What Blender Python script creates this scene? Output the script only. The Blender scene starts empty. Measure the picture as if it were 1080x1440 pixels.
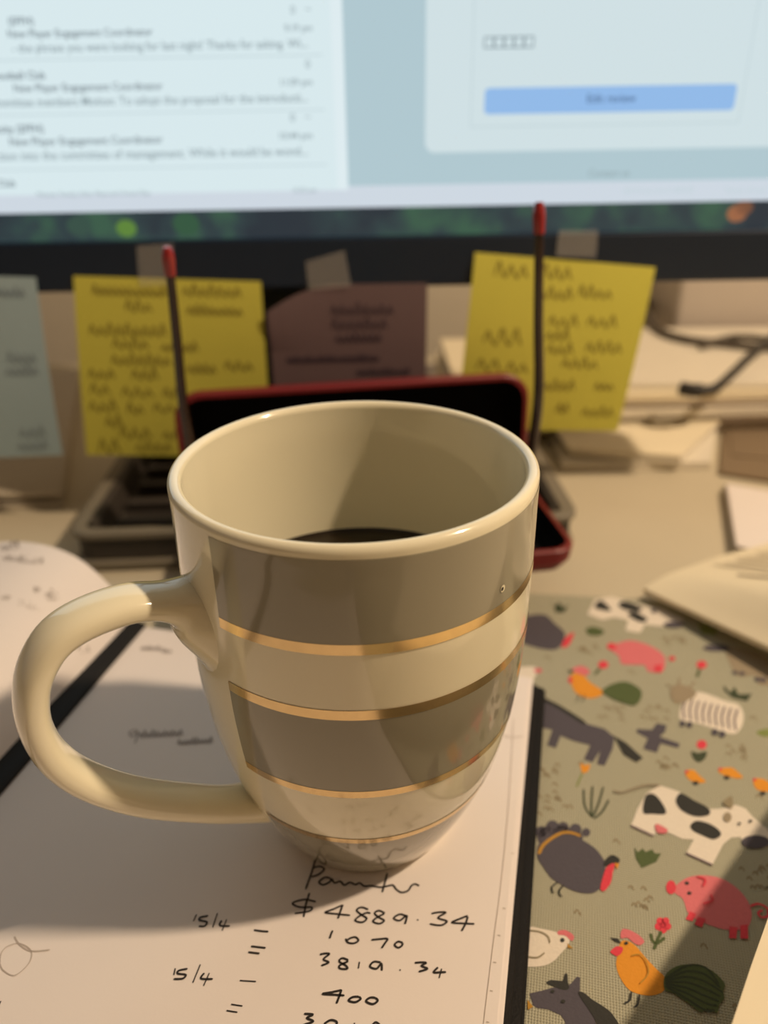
import bpy, bmesh, math, random
from mathutils import Vector, Matrix
random.seed(7)
D = bpy.data
COL = bpy.context.scene.collection
SC = bpy.context.scene

# ------------------------------------------------------------------ camera
F_PX, CX, CY = 1081.0, 540.0, 720.0
CAM = Vector((0, 0, 0.1803))
PITCH, ROLL = math.radians(26.85), math.radians(1.0)
fwd = Vector((0, math.cos(PITCH), -math.sin(PITCH)))
up0 = Vector((0, math.sin(PITCH), math.cos(PITCH)))
rt0 = Vector((1, 0, 0))
RT = rt0 * math.cos(ROLL) - up0 * math.sin(ROLL)
UP = rt0 * math.sin(ROLL) + up0 * math.cos(ROLL)
cd = D.cameras.new('camera')
cam = D.objects.new('camera', cd); COL.objects.link(cam)
m = Matrix((RT, UP, -fwd)).transposed().to_4x4(); m.translation = CAM
cam.matrix_world = m
cd.sensor_width = 36; cd.lens = F_PX / 1440 * 36
cd.clip_start = 0.005; cd.clip_end = 20
cd.dof.use_dof = True; cd.dof.focus_distance = 0.158; cd.dof.aperture_fstop = cd.lens / 3.1
SC.camera = cam
# ------------------------------------------------------------------ world, exposure
w = D.worlds.new('room_light'); SC.world = w; w.use_nodes = True
w.node_tree.nodes['Background'].inputs[0].default_value = (1.0, 0.80, 0.62, 1)
w.node_tree.nodes['Background'].inputs[1].default_value = 0.218
SC.view_settings.view_transform = 'Standard'
SC.view_settings.look = 'None'
SC.view_settings.exposure = 0.0
SC.view_settings.gamma = 1.0
SC.view_settings.use_curve_mapping = False
# ------------------------------------------------------------------ the desk lamp's bulb (its lamp is built below)
LAMP = Vector((0.60, 0.10, 0.842))
LAMP_W = 32.5
ld = D.lights.new('bulb_light', 'POINT'); ld.energy = LAMP_W; ld.color = (1.0, 0.76, 0.52); ld.shadow_soft_size = 0.022
lo = D.objects.new('bulb_light', ld); COL.objects.link(lo); lo.location = LAMP

# ------------------------------------------------------------------ helpers
def ray(x, y):
    return fwd + RT * ((x - CX) / F_PX) - UP * ((y - CY) / F_PX)
def G(x, y, z=0.0):
    d = ray(x, y); return CAM + d * ((z - CAM.z) / d.z)
def AY(x, y, Y):
    d = ray(x, y); return CAM + d * (Y / d.y)

def srgb(r, g, b):
    f = lambda c: (c / 255 / 12.92) if c / 255 <= 0.04045 else ((c / 255 + 0.055) / 1.055) ** 2.4
    return (f(r), f(g), f(b))

MATS = {}
def mat(name, col, rough=0.5, metal=0.0, coat=0.0, var=0.06, scale=60, bump=0.0, bscale=400, emit=None, estr=1.0, alpha=1.0, spec=0.5, trans=0.0):
    if name in MATS: return MATS[name]
    M = D.materials.new(name); M.use_nodes = True
    nt = M.node_tree; b = nt.nodes['Principled BSDF']
    b.inputs['Roughness'].default_value = rough; b.inputs['Metallic'].default_value = metal
    b.inputs['Coat Weight'].default_value = coat; b.inputs['Coat Roughness'].default_value = 0.04
    b.inputs['Alpha'].default_value = alpha; b.inputs['Specular IOR Level'].default_value = spec
    b.inputs['Transmission Weight'].default_value = trans
    tc = nt.nodes.new('ShaderNodeTexCoord')
    nz = nt.nodes.new('ShaderNodeTexNoise'); nz.inputs['Scale'].default_value = scale; nz.inputs['Detail'].default_value = 4
    nt.links.new(tc.outputs['Object'], nz.inputs['Vector'])
    mx = nt.nodes.new('ShaderNodeMix'); mx.data_type = 'RGBA'
    mx.inputs[6].default_value = (*[c * (1 - var) for c in col], 1)
    mx.inputs[7].default_value = (*[min(1, c * (1 + var)) for c in col], 1)
    nt.links.new(nz.outputs[0], mx.inputs[0])
    nt.links.new(mx.outputs[2], b.inputs['Base Color'])
    if bump:
        n2 = nt.nodes.new('ShaderNodeTexNoise'); n2.inputs['Scale'].default_value = bscale; n2.inputs['Detail'].default_value = 3
        nt.links.new(tc.outputs['Object'], n2.inputs['Vector'])
        bp = nt.nodes.new('ShaderNodeBump'); bp.inputs['Strength'].default_value = bump; bp.inputs['Distance'].default_value = 0.0005
        nt.links.new(n2.outputs[0], bp.inputs['Height']); nt.links.new(bp.outputs[0], b.inputs['Normal'])
    if emit:
        b.inputs['Emission Color'].default_value = (*emit, 1); b.inputs['Emission Strength'].default_value = estr
    MATS[name] = M
    return M

def link(name, me, material=None, parent=None, smooth=False):
    if smooth:
        for p in me.polygons: p.use_smooth = True
        me.set_sharp_from_angle(angle=math.radians(50))
    o = D.objects.new(name, me); COL.objects.link(o)
    if material: me.materials.append(material)
    if parent: o.parent = parent
    return o
def mesh(name, vs, fs, material, parent=None, smooth=False):
    me = D.meshes.new(name); me.from_pydata([tuple(v) for v in vs], [], fs); me.validate(); me.update()
    return link(name, me, material, parent, smooth)
def from_bm(name, bm, material, parent=None, smooth=False):
    me = D.meshes.new(name); bmesh.ops.recalc_face_normals(bm, faces=bm.faces); bm.to_mesh(me); bm.free()
    return link(name, me, material, parent, smooth)
def tag(o, label, cat=None, group=None, kind=None):
    o['label'] = label
    if cat: o['category'] = cat
    if group: o['group'] = group
    if kind: o['kind'] = kind
    return o
def thing(name, label, cat, loc=(0, 0, 0), rz=0, group=None):
    o = D.objects.new(name, None); COL.objects.link(o); o.location = loc; o.rotation_euler = (0, 0, rz)
    o.empty_display_size = 0.02
    return tag(o, label, cat, group)
def local(parent, p):
    """world point -> parent's local space (location + z rotation only)"""
    c, s = math.cos(-parent.rotation_euler.z), math.sin(-parent.rotation_euler.z)
    d = Vector(p) - parent.location
    return Vector((c * d.x - s * d.y, s * d.x + c * d.y, d.z))

def box(name, c, s, material, parent=None, bevel=0.0, seg=2, rot=None):
    bm = bmesh.new(); bmesh.ops.create_cube(bm, size=1)
    bmesh.ops.scale(bm, vec=s, verts=bm.verts)
    if bevel: bmesh.ops.bevel(bm, geom=bm.edges[:], offset=bevel, segments=seg, affect='EDGES', profile=0.5)
    if rot: bmesh.ops.rotate(bm, cent=(0, 0, 0), matrix=rot, verts=bm.verts)
    bmesh.ops.translate(bm, vec=c, verts=bm.verts)
    return from_bm(name, bm, material, parent)

def catmull(pts, n=6, closed=False):
    P = [Vector(p) for p in pts]
    if len(P) < 3: return P
    out = []; N = len(P)
    rng = range(N) if closed else range(N - 1)
    for i in rng:
        g = (lambda k: P[k % N]) if closed else (lambda k: P[max(0, min(N - 1, k))])
        p0, p1, p2, p3 = g(i - 1), g(i), g(i + 1), g(i + 2)
        for j in range(n):
            t = j / n
            out.append(0.5 * ((2 * p1) + (p2 - p0) * t + (2 * p0 - 5 * p1 + 4 * p2 - p3) * t * t + (3 * p1 - p0 - 3 * p2 + p3) * t ** 3))
    if not closed: out.append(P[-1])
    return out

def tube(name, pts, r, material, parent=None, seg=10, rf=None):
    """round tube through 3D points; rf(t)->radius factor"""
    vs, fs = [], []
    N = len(pts); pts = [Vector(p) for p in pts]
    ref = Vector((0.123, 0.456, 0.9)).normalized()
    T0 = (pts[1] - pts[0]).normalized(); nrm = T0.cross(ref).normalized()
    for i, p in enumerate(pts):
        T = (pts[min(N - 1, i + 1)] - pts[max(0, i - 1)]).normalized()
        nrm = (nrm - T * nrm.dot(T)).normalized(); bi = T.cross(nrm)
        rr = r * (rf(i / (N - 1)) if rf else 1)
        for k in range(seg):
            a = 2 * math.pi * k / seg
            vs.append(p + nrm * (math.cos(a) * rr) + bi * (math.sin(a) * rr))
    for i in range(N - 1):
        for k in range(seg):
            fs.append((i * seg + k, i * seg + (k + 1) % seg, (i + 1) * seg + (k + 1) % seg, (i + 1) * seg + k))
    fs.append(tuple(range(seg))[::-1]); fs.append(tuple((N - 1) * seg + k for k in range(seg)))
    return mesh(name, vs, fs, material, parent, True)

class Ink:
    """flat strokes and filled shapes lying on a surface; proj maps a 2D point to (position, normal)"""
    def __init__(s, proj): s.proj = proj; s.vs = []; s.fs = []
    def stroke(s, pts, wid, n=6, lift=0.0001, smooth=True):
        P = [Vector((p[0], p[1], 0)) for p in pts]
        if smooth and len(P) > 2: P = catmull(P, n)
        Q = [s.proj(p.x, p.y) for p in P]
        b = len(s.vs); N = len(Q)
        for i in range(N):
            a, c = Q[max(0, i - 1)][0], Q[min(N - 1, i + 1)][0]
            t = (c - a); t = t.normalized() if t.length > 1e-9 else Vector((1, 0, 0))
            nn = Q[i][1]; sd = nn.cross(t).normalized() * (wid / 2 * (0.6 if i in (0, N - 1) else 1))
            o = Q[i][0] + nn * lift
            s.vs += [o + sd, o - sd]
        for i in range(N - 1): s.fs.append((b + 2 * i, b + 2 * i + 1, b + 2 * i + 3, b + 2 * i + 2))
    def poly(s, pts, lift=0.0001, smooth=True, n=4):
        P = catmull([Vector((p[0], p[1], 0)) for p in pts], n, True) if smooth else [Vector((p[0], p[1], 0)) for p in pts]
        b = len(s.vs)
        for p in P:
            q = s.proj(p.x, p.y); s.vs.append(q[0] + q[1] * lift)
        s.fs.append(tuple(range(b, b + len(P))))
    def disc(s, c, rx, ry=None, lift=0.0002, n=14, rot=0):
        ry = ry or rx
        s.poly([(c[0] + math.cos(rot) * rx * math.cos(a) - math.sin(rot) * ry * math.sin(a), c[1] + math.sin(rot) * rx * math.cos(a) + math.cos(rot) * ry * math.sin(a))
                for a in [2 * math.pi * k / n for k in range(n)]], lift, False)
    def scribble(s, x, y, wid, h, thick, seed=0, slope=0.0, lift=0.0001):
        """one handwritten word: a cursive squiggle"""
        rnd = random.Random(seed); n = max(3, int(wid / h * 1.5)); pts = []
        for i in range(n):
            x0 = x + wid * i / n; yy = y + slope * (x0 - x)
            up = h * rnd.choice((0.7, 0.8, 1.0, 1.25))
            pts += [(x0, yy), (x0 + wid / n * 0.35, yy - up), (x0 + wid / n * 0.6, yy - up * 0.4), (x0 + wid / n * 0.75, yy + h * 0.1 * rnd.random())]
        s.stroke(pts, thick, 4, lift)
    def build(s, name, material, parent=None):
        vs = [local(parent, v) for v in s.vs] if parent else s.vs
        o = mesh(name, vs, s.fs, material, parent)
        return o

# ------------------------------------------------------------------ materials
M_desk = mat('desk_laminate', srgb(198, 188, 164), 0.45, var=0.04, scale=30, bump=0.05, bscale=900)
M_wall = mat('wall_paint', srgb(214, 204, 184), 0.8, var=0.03, bump=0.1)
M_paper = mat('paper_white', srgb(232, 224, 219), 0.75, var=0.02, scale=40, bump=0.04, bscale=1500)
M_paper2 = mat('paper_cream', srgb(238, 226, 196), 0.7, var=0.02, scale=40, bump=0.04, bscale=1500)
M_paper3 = mat('paper_ivory', srgb(222, 214, 196), 0.75, var=0.04, scale=40)
M_black = mat('black_board', srgb(26, 24, 22), 0.5, var=0.15, scale=300, bump=0.25, bscale=1800, spec=0.22)
M_ink = mat('ink_black', srgb(32, 26, 24), 0.6)
M_pencil = mat('pencil_grey', srgb(186, 174, 164), 0.8)
M_pencil_dark = mat('pencil_dark', srgb(146, 136, 130), 0.8)
M_white = mat('mug_glaze', (0.90, 0.845, 0.63), 0.12, coat=0.5, var=0.01, spec=0.5)
M_grey = mat('mug_grey_print', (0.305, 0.282, 0.205), 0.12, coat=0.5, var=0.02)
M_gold = mat('mug_gold_print', (0.78, 0.57, 0.29), 0.16, metal=0.9, var=0.12, scale=400)
M_coffee = mat('coffee', (0.010, 0.005, 0.0018), 0.05, var=0.1)
M_red = mat('case_red', srgb(116, 16, 22), 0.45, var=0.08, bump=0.08, bscale=1500)
M_blackin = mat('case_lining', srgb(14, 13, 13), 0.95, var=0.2, spec=0.1)
M_tort = mat('tortoise_acetate', srgb(46, 27, 15), 0.25, var=0.95, scale=160, coat=0.3)
M_redtip = mat('temple_tip_red', srgb(150, 40, 42), 0.25, coat=0.4)
M_lens = mat('lens_clear', (0.9, 0.92, 0.92), 0.03, trans=1.0, var=0.0)
M_tray = mat('tray_grey', srgb(120, 113, 98), 0.5, var=0.05)
M_traydk = mat('tray_dark', srgb(52, 46, 40), 0.6, var=0.1)
M_bezel = mat('monitor_black', srgb(22, 38, 58), 0.38, var=0.06, bump=0.05, bscale=1500)
M_yel = mat('note_yellow', srgb(212, 206, 84), 0.8, var=0.02)
M_blue = mat('note_pale_blue', srgb(168, 192, 200), 0.8, var=0.02)
M_mauve = mat('note_mauve', srgb(108, 88, 90), 0.8, var=0.03)
M_noteink = mat('note_ink', srgb(146, 134, 52), 0.8)
M_noteink_b = mat('note_ink_blue', srgb(138, 156, 168), 0.8)
M_noteink_m = mat('note_ink_mauve', srgb(62, 48, 60), 0.8)
M_tape = mat('clear_tape', srgb(225, 222, 215), 0.35, alpha=0.15)
M_cable = mat('cable_black', srgb(42, 40, 38), 0.5)
M_cable2 = mat('cable_grey', srgb(84, 76, 66), 0.5)
M_device = mat('device_plastic', srgb(200, 190, 178), 0.4, var=0.02)
M_devdk = mat('device_seam', srgb(50, 44, 38), 0.6)
M_metal = mat('lamp_metal', srgb(60, 58, 55), 0.35, metal=0.6)
M_shade = mat('lamp_shade_inside', srgb(230, 225, 210), 0.5)
M_wood = mat('floor_wood', srgb(120, 88, 60), 0.5, var=0.2, scale=8)
M_brown = mat('shade_sheet_brown', srgb(128, 110, 86), 0.8, var=0.04)  # tone of the shadow on the right-hand papers, put into the colour
M_print = mat('print_grey', srgb(150, 136, 112), 0.8)

# ------------------------------------------------------------------ structure
def struct(o):
    o['kind'] = 'structure'; return o
struct(box('wall_back', (0, 0.72, 0.55), (3.2, 0.04, 2.6), M_wall))
struct(box('wall_front_blocker', (0, -0.8, 0.4), (3.2, 0.04, 2.3), mat('wall_brown', srgb(120, 100, 78), 0.8)))  # unseen wall behind the camera, added to keep room light off the mug front
struct(box('floor', (0, -0.4, -0.755), (3.2, 2.3, 0.03), M_wood))
desk = thing('desk', 'beige laminate desk that everything stands on', 'desk', (0, 0.2, -0.74))
box('desk_top', (0, 0.02, 0.7275), (1.5, 0.86, 0.025), M_desk, desk, 0.002)
for sx in (-1, 1):
    for sy in (-0.35, 0.39):
        box('leg', (sx * 0.69, sy, 0.3575), (0.05, 0.05, 0.715), M_metal, desk, 0.003)

# ------------------------------------------------------------------ farm print pad (fabric cover) under the notebook
ZP = 0.003
def weave_mat():
    M = D.materials.new('farm_fabric'); M.use_nodes = True; nt = M.node_tree; b = nt.nodes['Principled BSDF']
    b.inputs['Roughness'].default_value = 0.75
    tc = nt.nodes.new('ShaderNodeTexCoord'); bumps = []
    for ax, rot in (('X', 0.24), ('Y', 0.24)):
        mp = nt.nodes.new('ShaderNodeMapping'); mp.inputs['Rotation'].default_value = (0, 0, rot)
        nt.links.new(tc.outputs['Object'], mp.inputs[0])
        wv = nt.nodes.new('ShaderNodeTexWave'); wv.bands_direction = ax; wv.inputs['Scale'].default_value = 480
        wv.inputs['Distortion'].default_value = 0.8; wv.inputs['Detail'].default_value = 1
        nt.links.new(mp.outputs[0], wv.inputs[0]); bumps.append(wv)
    mu = nt.nodes.new('ShaderNodeMath'); mu.operation = 'ADD'
    nt.links.new(bumps[0].outputs['Fac'], mu.inputs[0]); nt.links.new(bumps[1].outputs['Fac'], mu.inputs[1])
    cr = nt.nodes.new('ShaderNodeValToRGB')
    cr.color_ramp.elements[0].position = 0.1; cr.color_ramp.elements[0].color = (*srgb(140, 138, 116), 1)
    cr.color_ramp.elements[1].position = 0.75; cr.color_ramp.elements[1].color = (*srgb(176, 173, 150), 1)
    nt.links.new(mu.outputs[0], cr.inputs[0]); nt.links.new(cr.outputs[0], b.inputs['Base Color'])
    bp = nt.nodes.new('ShaderNodeBump'); bp.inputs['Strength'].default_value = 0.5; bp.inputs['Distance'].default_value = 0.0003
    nt.links.new(mu.outputs[0], bp.inputs['Height']); nt.links.new(bp.outputs[0], b.inputs['Normal'])
    return M
M_fab = weave_mat()
pad = thing('fabric_folder', 'beige fabric folder printed with farm animals beneath the open notebook', 'folder', (0.09, 0.14, 0), 0.0)
pcorn = [G(735, 832, ZP), G(1130, 852, ZP), Vector((0.27, 0.02, ZP)), Vector((-0.02, -0.06, ZP))]
pl = [local(pad, p) for p in pcorn]
bm = bmesh.new()
top = [bm.verts.new(p) for p in pl]; bot = [bm.verts.new((p.x, p.y, 0.0)) for p in pl]
bm.faces.new(top); bm.faces.new(bot[::-1])
for i in range(4): bm.faces.new((top[i], bot[i], bot[(i + 1) % 4], top[(i + 1) % 4]))
bmesh.ops.bevel(bm, geom=[e for e in bm.edges if e.verts[0] in top and e.verts[1] in top], offset=0.0012, segments=3, affect='EDGES')
from_bm('cover', bm, M_fab, pad)
UPZ = Vector((0, 0, 1))
def padproj(T):
    def f(x, y):
        px, py = T(x, y); return G(px, py, ZP), UPZ
    return f
def crop(x0, y0, s): return lambda x, y: (x0 + x / s, y0 + y / s)
P3, P6, P5 = crop(720, 1120, 6), crop(700, 1240, 5.4), crop(840, 1260, 4.5)
P7, P4, PF = crop(700, 1110, 2.842), crop(880, 1080, 5.4), crop(720, 800, 3)
def pm(name, r, g, b): return mat('print_' + name, srgb(r, g, b), 0.78, var=0.06, scale=900, bump=0.3, bscale=1500)
C_dark, C_black, C_white = pm('charcoal', 78, 73, 82), pm('black', 44, 44, 40), pm('white', 226, 216, 200)
C_pink, C_red, C_org = pm('pink', 214, 112, 118), pm('red', 218, 60, 76), pm('orange', 222, 146, 34)
C_grn, C_dgrn, C_olive = pm('green', 78, 92, 50), pm('dark_green', 58, 68, 44), pm('olive', 142, 130, 102)
C_grey, C_gold, C_lgrn = pm('grey', 128, 118, 108), pm('gold', 184, 136, 44), pm('light_green', 128, 140, 74)
C_brown = pm('brown_stripe', 120, 104, 108)
class Fig:
    """one printed figure: a part of the folder whose coloured areas are its sub-parts"""
    def __init__(s, name, T): s.name, s.T, s.k, s.root = name, T, 0, None
    def put(s, part, material, fn):
        ink = Ink(padproj(s.T)); s.k += 1; fn(ink, 0.00006 + 0.00005 * s.k)
        if s.root is None:
            s.root = ink.build(s.name, material, pad)
        else:
            o = mesh(part, [local(pad, v) for v in ink.vs], ink.fs, material, s.root)
        return s
    def poly(s, part, material, pts, smooth=True): return s.put(part, material, lambda i, l: i.poly(pts, l, smooth))
    def lines(s, part, material, wid, *strokes): return s.put(part, material, lambda i, l: [i.stroke(q, wid, 5, l) for q in strokes])
    def discs(s, part, material, *ds): return s.put(part, material, lambda i, l: [i.disc((d[0], d[1]), d[2], d[3] if len(d) > 3 else None, l) for d in ds])
# near turkey
Fig('printed_turkey', P3).discs('tail', C_dark, (245, 300, 48), (340, 258, 55), (430, 268, 52), (535, 280, 50), (625, 305, 36), (300, 340, 90), (430, 350, 100), (540, 350, 60)) \
    .poly('body', C_dark, [(215, 520), (215, 430), (260, 370), (330, 335), (430, 325), (540, 345), (620, 385), (700, 440), (750, 500), (785, 570), (780, 680), (750, 770), (690, 815), (610, 820), (520, 800), (420, 750), (330, 690), (270, 610)]) \
    .lines('gold_stripe', C_gold, 0.0009, [(225, 490), (260, 420), (330, 360), (420, 312), (500, 310), (580, 338)]) \
    .poly('head', C_black, [(775, 590), (790, 535), (845, 498), (905, 530), (900, 565), (850, 585)]) \
    .poly('wattle', C_red, [(800, 600), (865, 572), (850, 650), (830, 740), (775, 805), (745, 780), (765, 690)]) \
    .poly('beak', C_org, [(865, 568), (905, 575), (885, 622)], False) \
    .lines('legs', C_black, 0.0004, [(385, 730), (335, 775), (350, 825)], [(435, 755), (395, 810), (420, 855)])
Fig('printed_grass', crop(720, 1100, 3)).lines('blades', C_dgrn, 0.0006, [(302, 30), (308, 105), (340, 150)], [(340, 18), (335, 80), (335, 148)], [(385, 20), (365, 90), (340, 148)], [(408, 75), (380, 125), (345, 155)])
# white hen, horse head
Fig('printed_hen', P6).poly('body', C_white, [(215, 345), (350, 362), (440, 382), (500, 400), (545, 440), (530, 490), (480, 545), (430, 600), (350, 640), (235, 648), (200, 640), (190, 450)]) \
    .poly('comb', C_pink, [(455, 380), (500, 368), (545, 385), (580, 420), (560, 452), (510, 412), (460, 405)]) \
    .discs('eye', C_black, (490, 447, 17)).poly('beak', C_gold, [(528, 472), (572, 512), (530, 505)], False) \
    .lines('wing_lines', C_olive, 0.00035, [(235, 375), (320, 385), (380, 420), (395, 470)], [(230, 575), (300, 580), (355, 545)])
Fig('printed_horse_head', P6).poly('head', C_dark, [(240, 850), (330, 830), (420, 805), (520, 800), (560, 770), (600, 722), (625, 728), (622, 840), (680, 930), (720, 1000), (760, 1130), (520, 1130), (510, 1060), (480, 1015), (380, 970), (300, 960), (270, 940)], False) \
    .poly('forelock', C_black, [(370, 772), (400, 750), (480, 755), (495, 750), (508, 705), (528, 703), (532, 765), (540, 812), (500, 825), (430, 800)]) \
    .poly('mane', C_black, [(610, 850), (650, 845), (720, 900), (800, 950), (870, 1010), (930, 1130), (780, 1130), (740, 1050), (680, 960)]) \
    .discs('eyes', C_black, (415, 837, 16, 12), (495, 913, 18, 14)).poly('bridle', C_gold, [(225, 900), (268, 955), (228, 978)], False)
# near rooster with flower
Fig('printed_rooster', P5).poly('body', C_org, [(150, 290), (200, 290), (245, 320), (300, 385), (370, 460), (425, 515), (425, 590), (390, 620), (320, 632), (240, 615), (190, 585), (145, 520), (120, 450), (125, 380)]) \
    .poly('comb', C_pink, [(148, 268), (155, 215), (190, 213), (235, 233), (272, 258), (297, 292), (265, 315), (225, 295), (190, 268)]) \
    .poly('wattle', C_red, [(83, 352), (120, 322), (160, 330), (155, 360), (125, 384), (90, 366)]) \
    .poly('beak', C_black, [(78, 266), (130, 273), (152, 305), (112, 292)], False).discs('eye', C_black, (182, 303, 13, 10)) \
    .poly('tail', C_grn, [(425, 515), (480, 460), (560, 438), (660, 448), (740, 490), (805, 560), (795, 605), (800, 655), (770, 695), (755, 745), (700, 720), (650, 740), (570, 680), (480, 620), (425, 598)]) \
    .lines('tail_lines', C_dgrn, 0.0005, *[[(430, 530 + 8 * k), (560, 450 + 34 * k), (680, 458 + 45 * k), (790 - 12 * abs(k - 2), 560 + 28 * k)] for k in range(7)]) \
    .lines('legs', C_black, 0.0004, [(215, 612), (205, 665), (172, 685)], [(265, 630), (255, 690), (235, 710)]) \
    .lines('wing_line', C_gold, 0.0003, [(215, 385), (270, 380), (310, 430), (320, 500), (270, 560)])
Fig('printed_flower', P5).discs('petals', C_red, *[(415 + 30 * math.cos(a), 185 + 30 * math.sin(a), 24) for a in [0.3 + 1.2566 * k for k in range(5)]], (415, 185, 22)) \
    .lines('stem', C_grn, 0.0007, [(405, 225), (380, 280), (358, 340)], [(338, 240), (345, 275), (366, 305)], [(428, 265), (395, 290), (368, 308)])
# near pig
Fig('printed_pig', P7).poly('body', C_pink, [(700, 400), (730, 370), (770, 350), (830, 345), (900, 360), (960, 400), (1000, 450), (1015, 500), (1000, 550), (950, 565), (880, 555), (800, 525), (760, 495), (740, 440), (710, 418)]) \
    .discs('snout', C_red, (692, 393, 20, 28)).discs('eyes', C_black, (755, 377, 9, 7), (765, 417, 9, 7)) \
    .poly('leg', C_red, [(750, 522), (768, 490), (792, 500), (778, 530)], False).poly('leg', C_red, [(785, 542), (800, 512), (830, 520), (815, 556)], False) \
    .poly('leg', C_red, [(925, 550), (957, 556), (952, 600), (923, 598)], False).poly('leg', C_red, [(968, 548), (998, 544), (1000, 602), (968, 600)], False) \
    .lines('tail', C_red, 0.0006, [(1008, 472), (1040, 462), (1075, 480), (1078, 510), (1050, 515), (1040, 497), (1058, 488)]).lines('ears', C_red, 0.0005, [(795, 352), (828, 365), (820, 392)], [(850, 425), (856, 448), (820, 462)])
# near cow
Fig('printed_cow', P4).poly('body', C_white, [(90, 310), (160, 190), (260, 135), (400, 180), (500, 250), (640, 315), (700, 312), (800, 300), (830, 280), (910, 310), (960, 370), (1080, 470), (1130, 560), (1060, 610), (900, 605), (870, 525), (800, 530), (740, 580), (655, 742), (458, 652), (515, 545), (430, 540), (320, 490), (220, 500), (195, 522), (38, 442)], False) \
    .poly('spot', C_black, [(130, 340), (150, 215), (210, 200), (270, 260), (305, 348), (200, 352)]).poly('spot', C_black, [(380, 240), (420, 195), (520, 250), (600, 290), (640, 330), (620, 365), (520, 370), (430, 330), (390, 285)]) \
    .poly('spot', C_black, [(490, 440), (540, 405), (640, 430), (710, 480), (718, 520), (660, 545), (580, 515), (510, 480)]).discs('muzzle', C_dark, (985, 567, 110, 52)) \
    .discs('ear', C_grey, (770, 380, 32, 38)).lines('hooves', C_brown, 0.0010, [(38, 443), (210, 522)], [(455, 653), (657, 744)]).poly('udder', C_pink, [(228, 432), (312, 472), (300, 504), (235, 494)]) \
    .poly('horn', C_olive, [(735, 270), (800, 222), (806, 312), (770, 302)]).discs('eyes', C_black, (860, 432, 13, 10), (945, 412, 14, 11)) \
    .lines('tail', C_grey, 0.0006, [(260, 142), (150, 140), (60, 165), (-10, 190)], [(-10, 190), (-50, 195), (-100, 178)])
Fig('printed_grass', P4).poly('tuft', C_grn, [(65, 605), (90, 640), (130, 612), (150, 640), (200, 618), (220, 650), (268, 650), (230, 715), (120, 762), (75, 690)], False)
for q, l in (([(450, 30), (510, 15), (560, 60), (608, 105), (560, 115), (480, 90)], (530, 117)), ([(705, 10), (800, -2), (860, 40), (888, 75), (830, 80), (720, 45)], (765, 75)), ([(965, 90), (1030, 82), (1085, 110), (1120, 175), (1000, 168)], (1040, 195))):
    Fig('printed_chick', P4).poly('body', C_org, q).discs('legs', C_black, (l[0], l[1], 24, 16)).discs('comb', C_red, (q[0][0] + 12, q[0][1] + 2, 14, 12))
# far rows
Fig('printed_horse', PF).poly('body', C_dark, [(100, 530), (200, 575), (300, 650), (390, 675), (432, 710), (425, 760), (390, 832), (358, 825), (372, 768), (340, 817), (303, 805), (330, 745), (260, 727), (205, 705), (185, 757), (148, 745), (170, 680), (100, 665)], False) \
    .lines('mane', C_black, 0.0018, [(110, 540), (200, 585), (310, 655)]).poly('tail', C_black, [(428, 705), (480, 735), (552, 800), (525, 818), (470, 785)], False)
Fig('printed_bird', PF).poly('body', C_dark, [(590, 680), (610, 652), (652, 660), (645, 690), (622, 708), (708, 738), (700, 757), (627, 737), (610, 777), (553, 760), (573, 716), (523, 690), (530, 676)], False)
Fig('printed_rooster', PF).poly('body', C_org, [(248, 450), (290, 440), (330, 480), (382, 515), (375, 535), (330, 547), (280, 532), (255, 500)]).poly('comb', C_pink, [(252, 428), (290, 410), (327, 430), (310, 452)]).discs('wattle', C_red, (246, 470, 9, 14)) \
    .poly('tail', C_grn, [(380, 515), (430, 485), (490, 480), (547, 520), (522, 577), (450, 562), (400, 537)]).lines('legs', C_black, 0.0005, [(285, 530), (272, 562)], [(305, 535), (297, 565)]).poly('beak', C_dgrn, [(235, 428), (262, 432), (248, 446)], False)
Fig('printed_pig', PF).poly('body', C_pink, [(410, 335), (445, 315), (500, 303), (570, 320), (630, 355), (647, 390), (632, 437), (572, 432), (560, 408), (500, 405), (460, 400), (450, 368)]).discs('snout', C_red, (420, 328, 20, 15)).discs('tail', C_red, (675, 380, 14, 10)).poly('leg', C_red, [(600, 410), (634, 405), (632, 438), (602, 436)], False)
for c, s0, s1 in (((385, 405), (372, 420), (350, 447)), ((800, 405), (792, 420), (780, 457))):
    Fig('printed_flower', PF).discs('petals', C_red, (c[0], c[1], 22, 17)).lines('stem', C_grn, 0.0016, [s0, s1])
Fig('printed_flower', PF).discs('petals', C_red, (800, 742, 22, 19)).poly('leaves', C_dgrn, [(757, 772), (785, 778), (820, 772), (815, 800), (788, 817), (765, 800)])
Fig('printed_tulip', PF).poly('petals', C_org, [(288, 822), (308, 830), (328, 825), (322, 852), (298, 862)]).lines('stem', C_lgrn, 0.0008, [(297, 862), (272, 920)])
z = Fig('printed_sheep', PF).poly('body', C_white, [(708, 600), (735, 545), (790, 520), (900, 558), (960, 578), (977, 640), (940, 697), (860, 677), (780, 652), (715, 637)])
z.lines('stripes', C_brown, 0.0007, *[[(735 + 27 * k, 545 + 6 * k), (722 + 27 * k, 590 + 6 * k), (728 + 27 * k, 635 + 6 * k)] for k in range(9)]).poly('head', C_grey, [(668, 515), (700, 488), (765, 510), (772, 540), (705, 570), (675, 555)]) \
    .lines('ears', C_grey, 0.0012, [(650, 488), (690, 512)], [(707, 462), (700, 500)], [(772, 478), (735, 515)]).discs('hooves', C_dark, (718, 655, 12, 14), (748, 660, 12, 14), (855, 692, 14, 15), (886, 700, 14, 15))
Fig('printed_grass', PF).poly('tuft', C_dgrn, [(890, 490), (920, 522), (940, 498), (955, 530), (1012, 528), (990, 560), (930, 545), (895, 515)], False)
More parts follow.
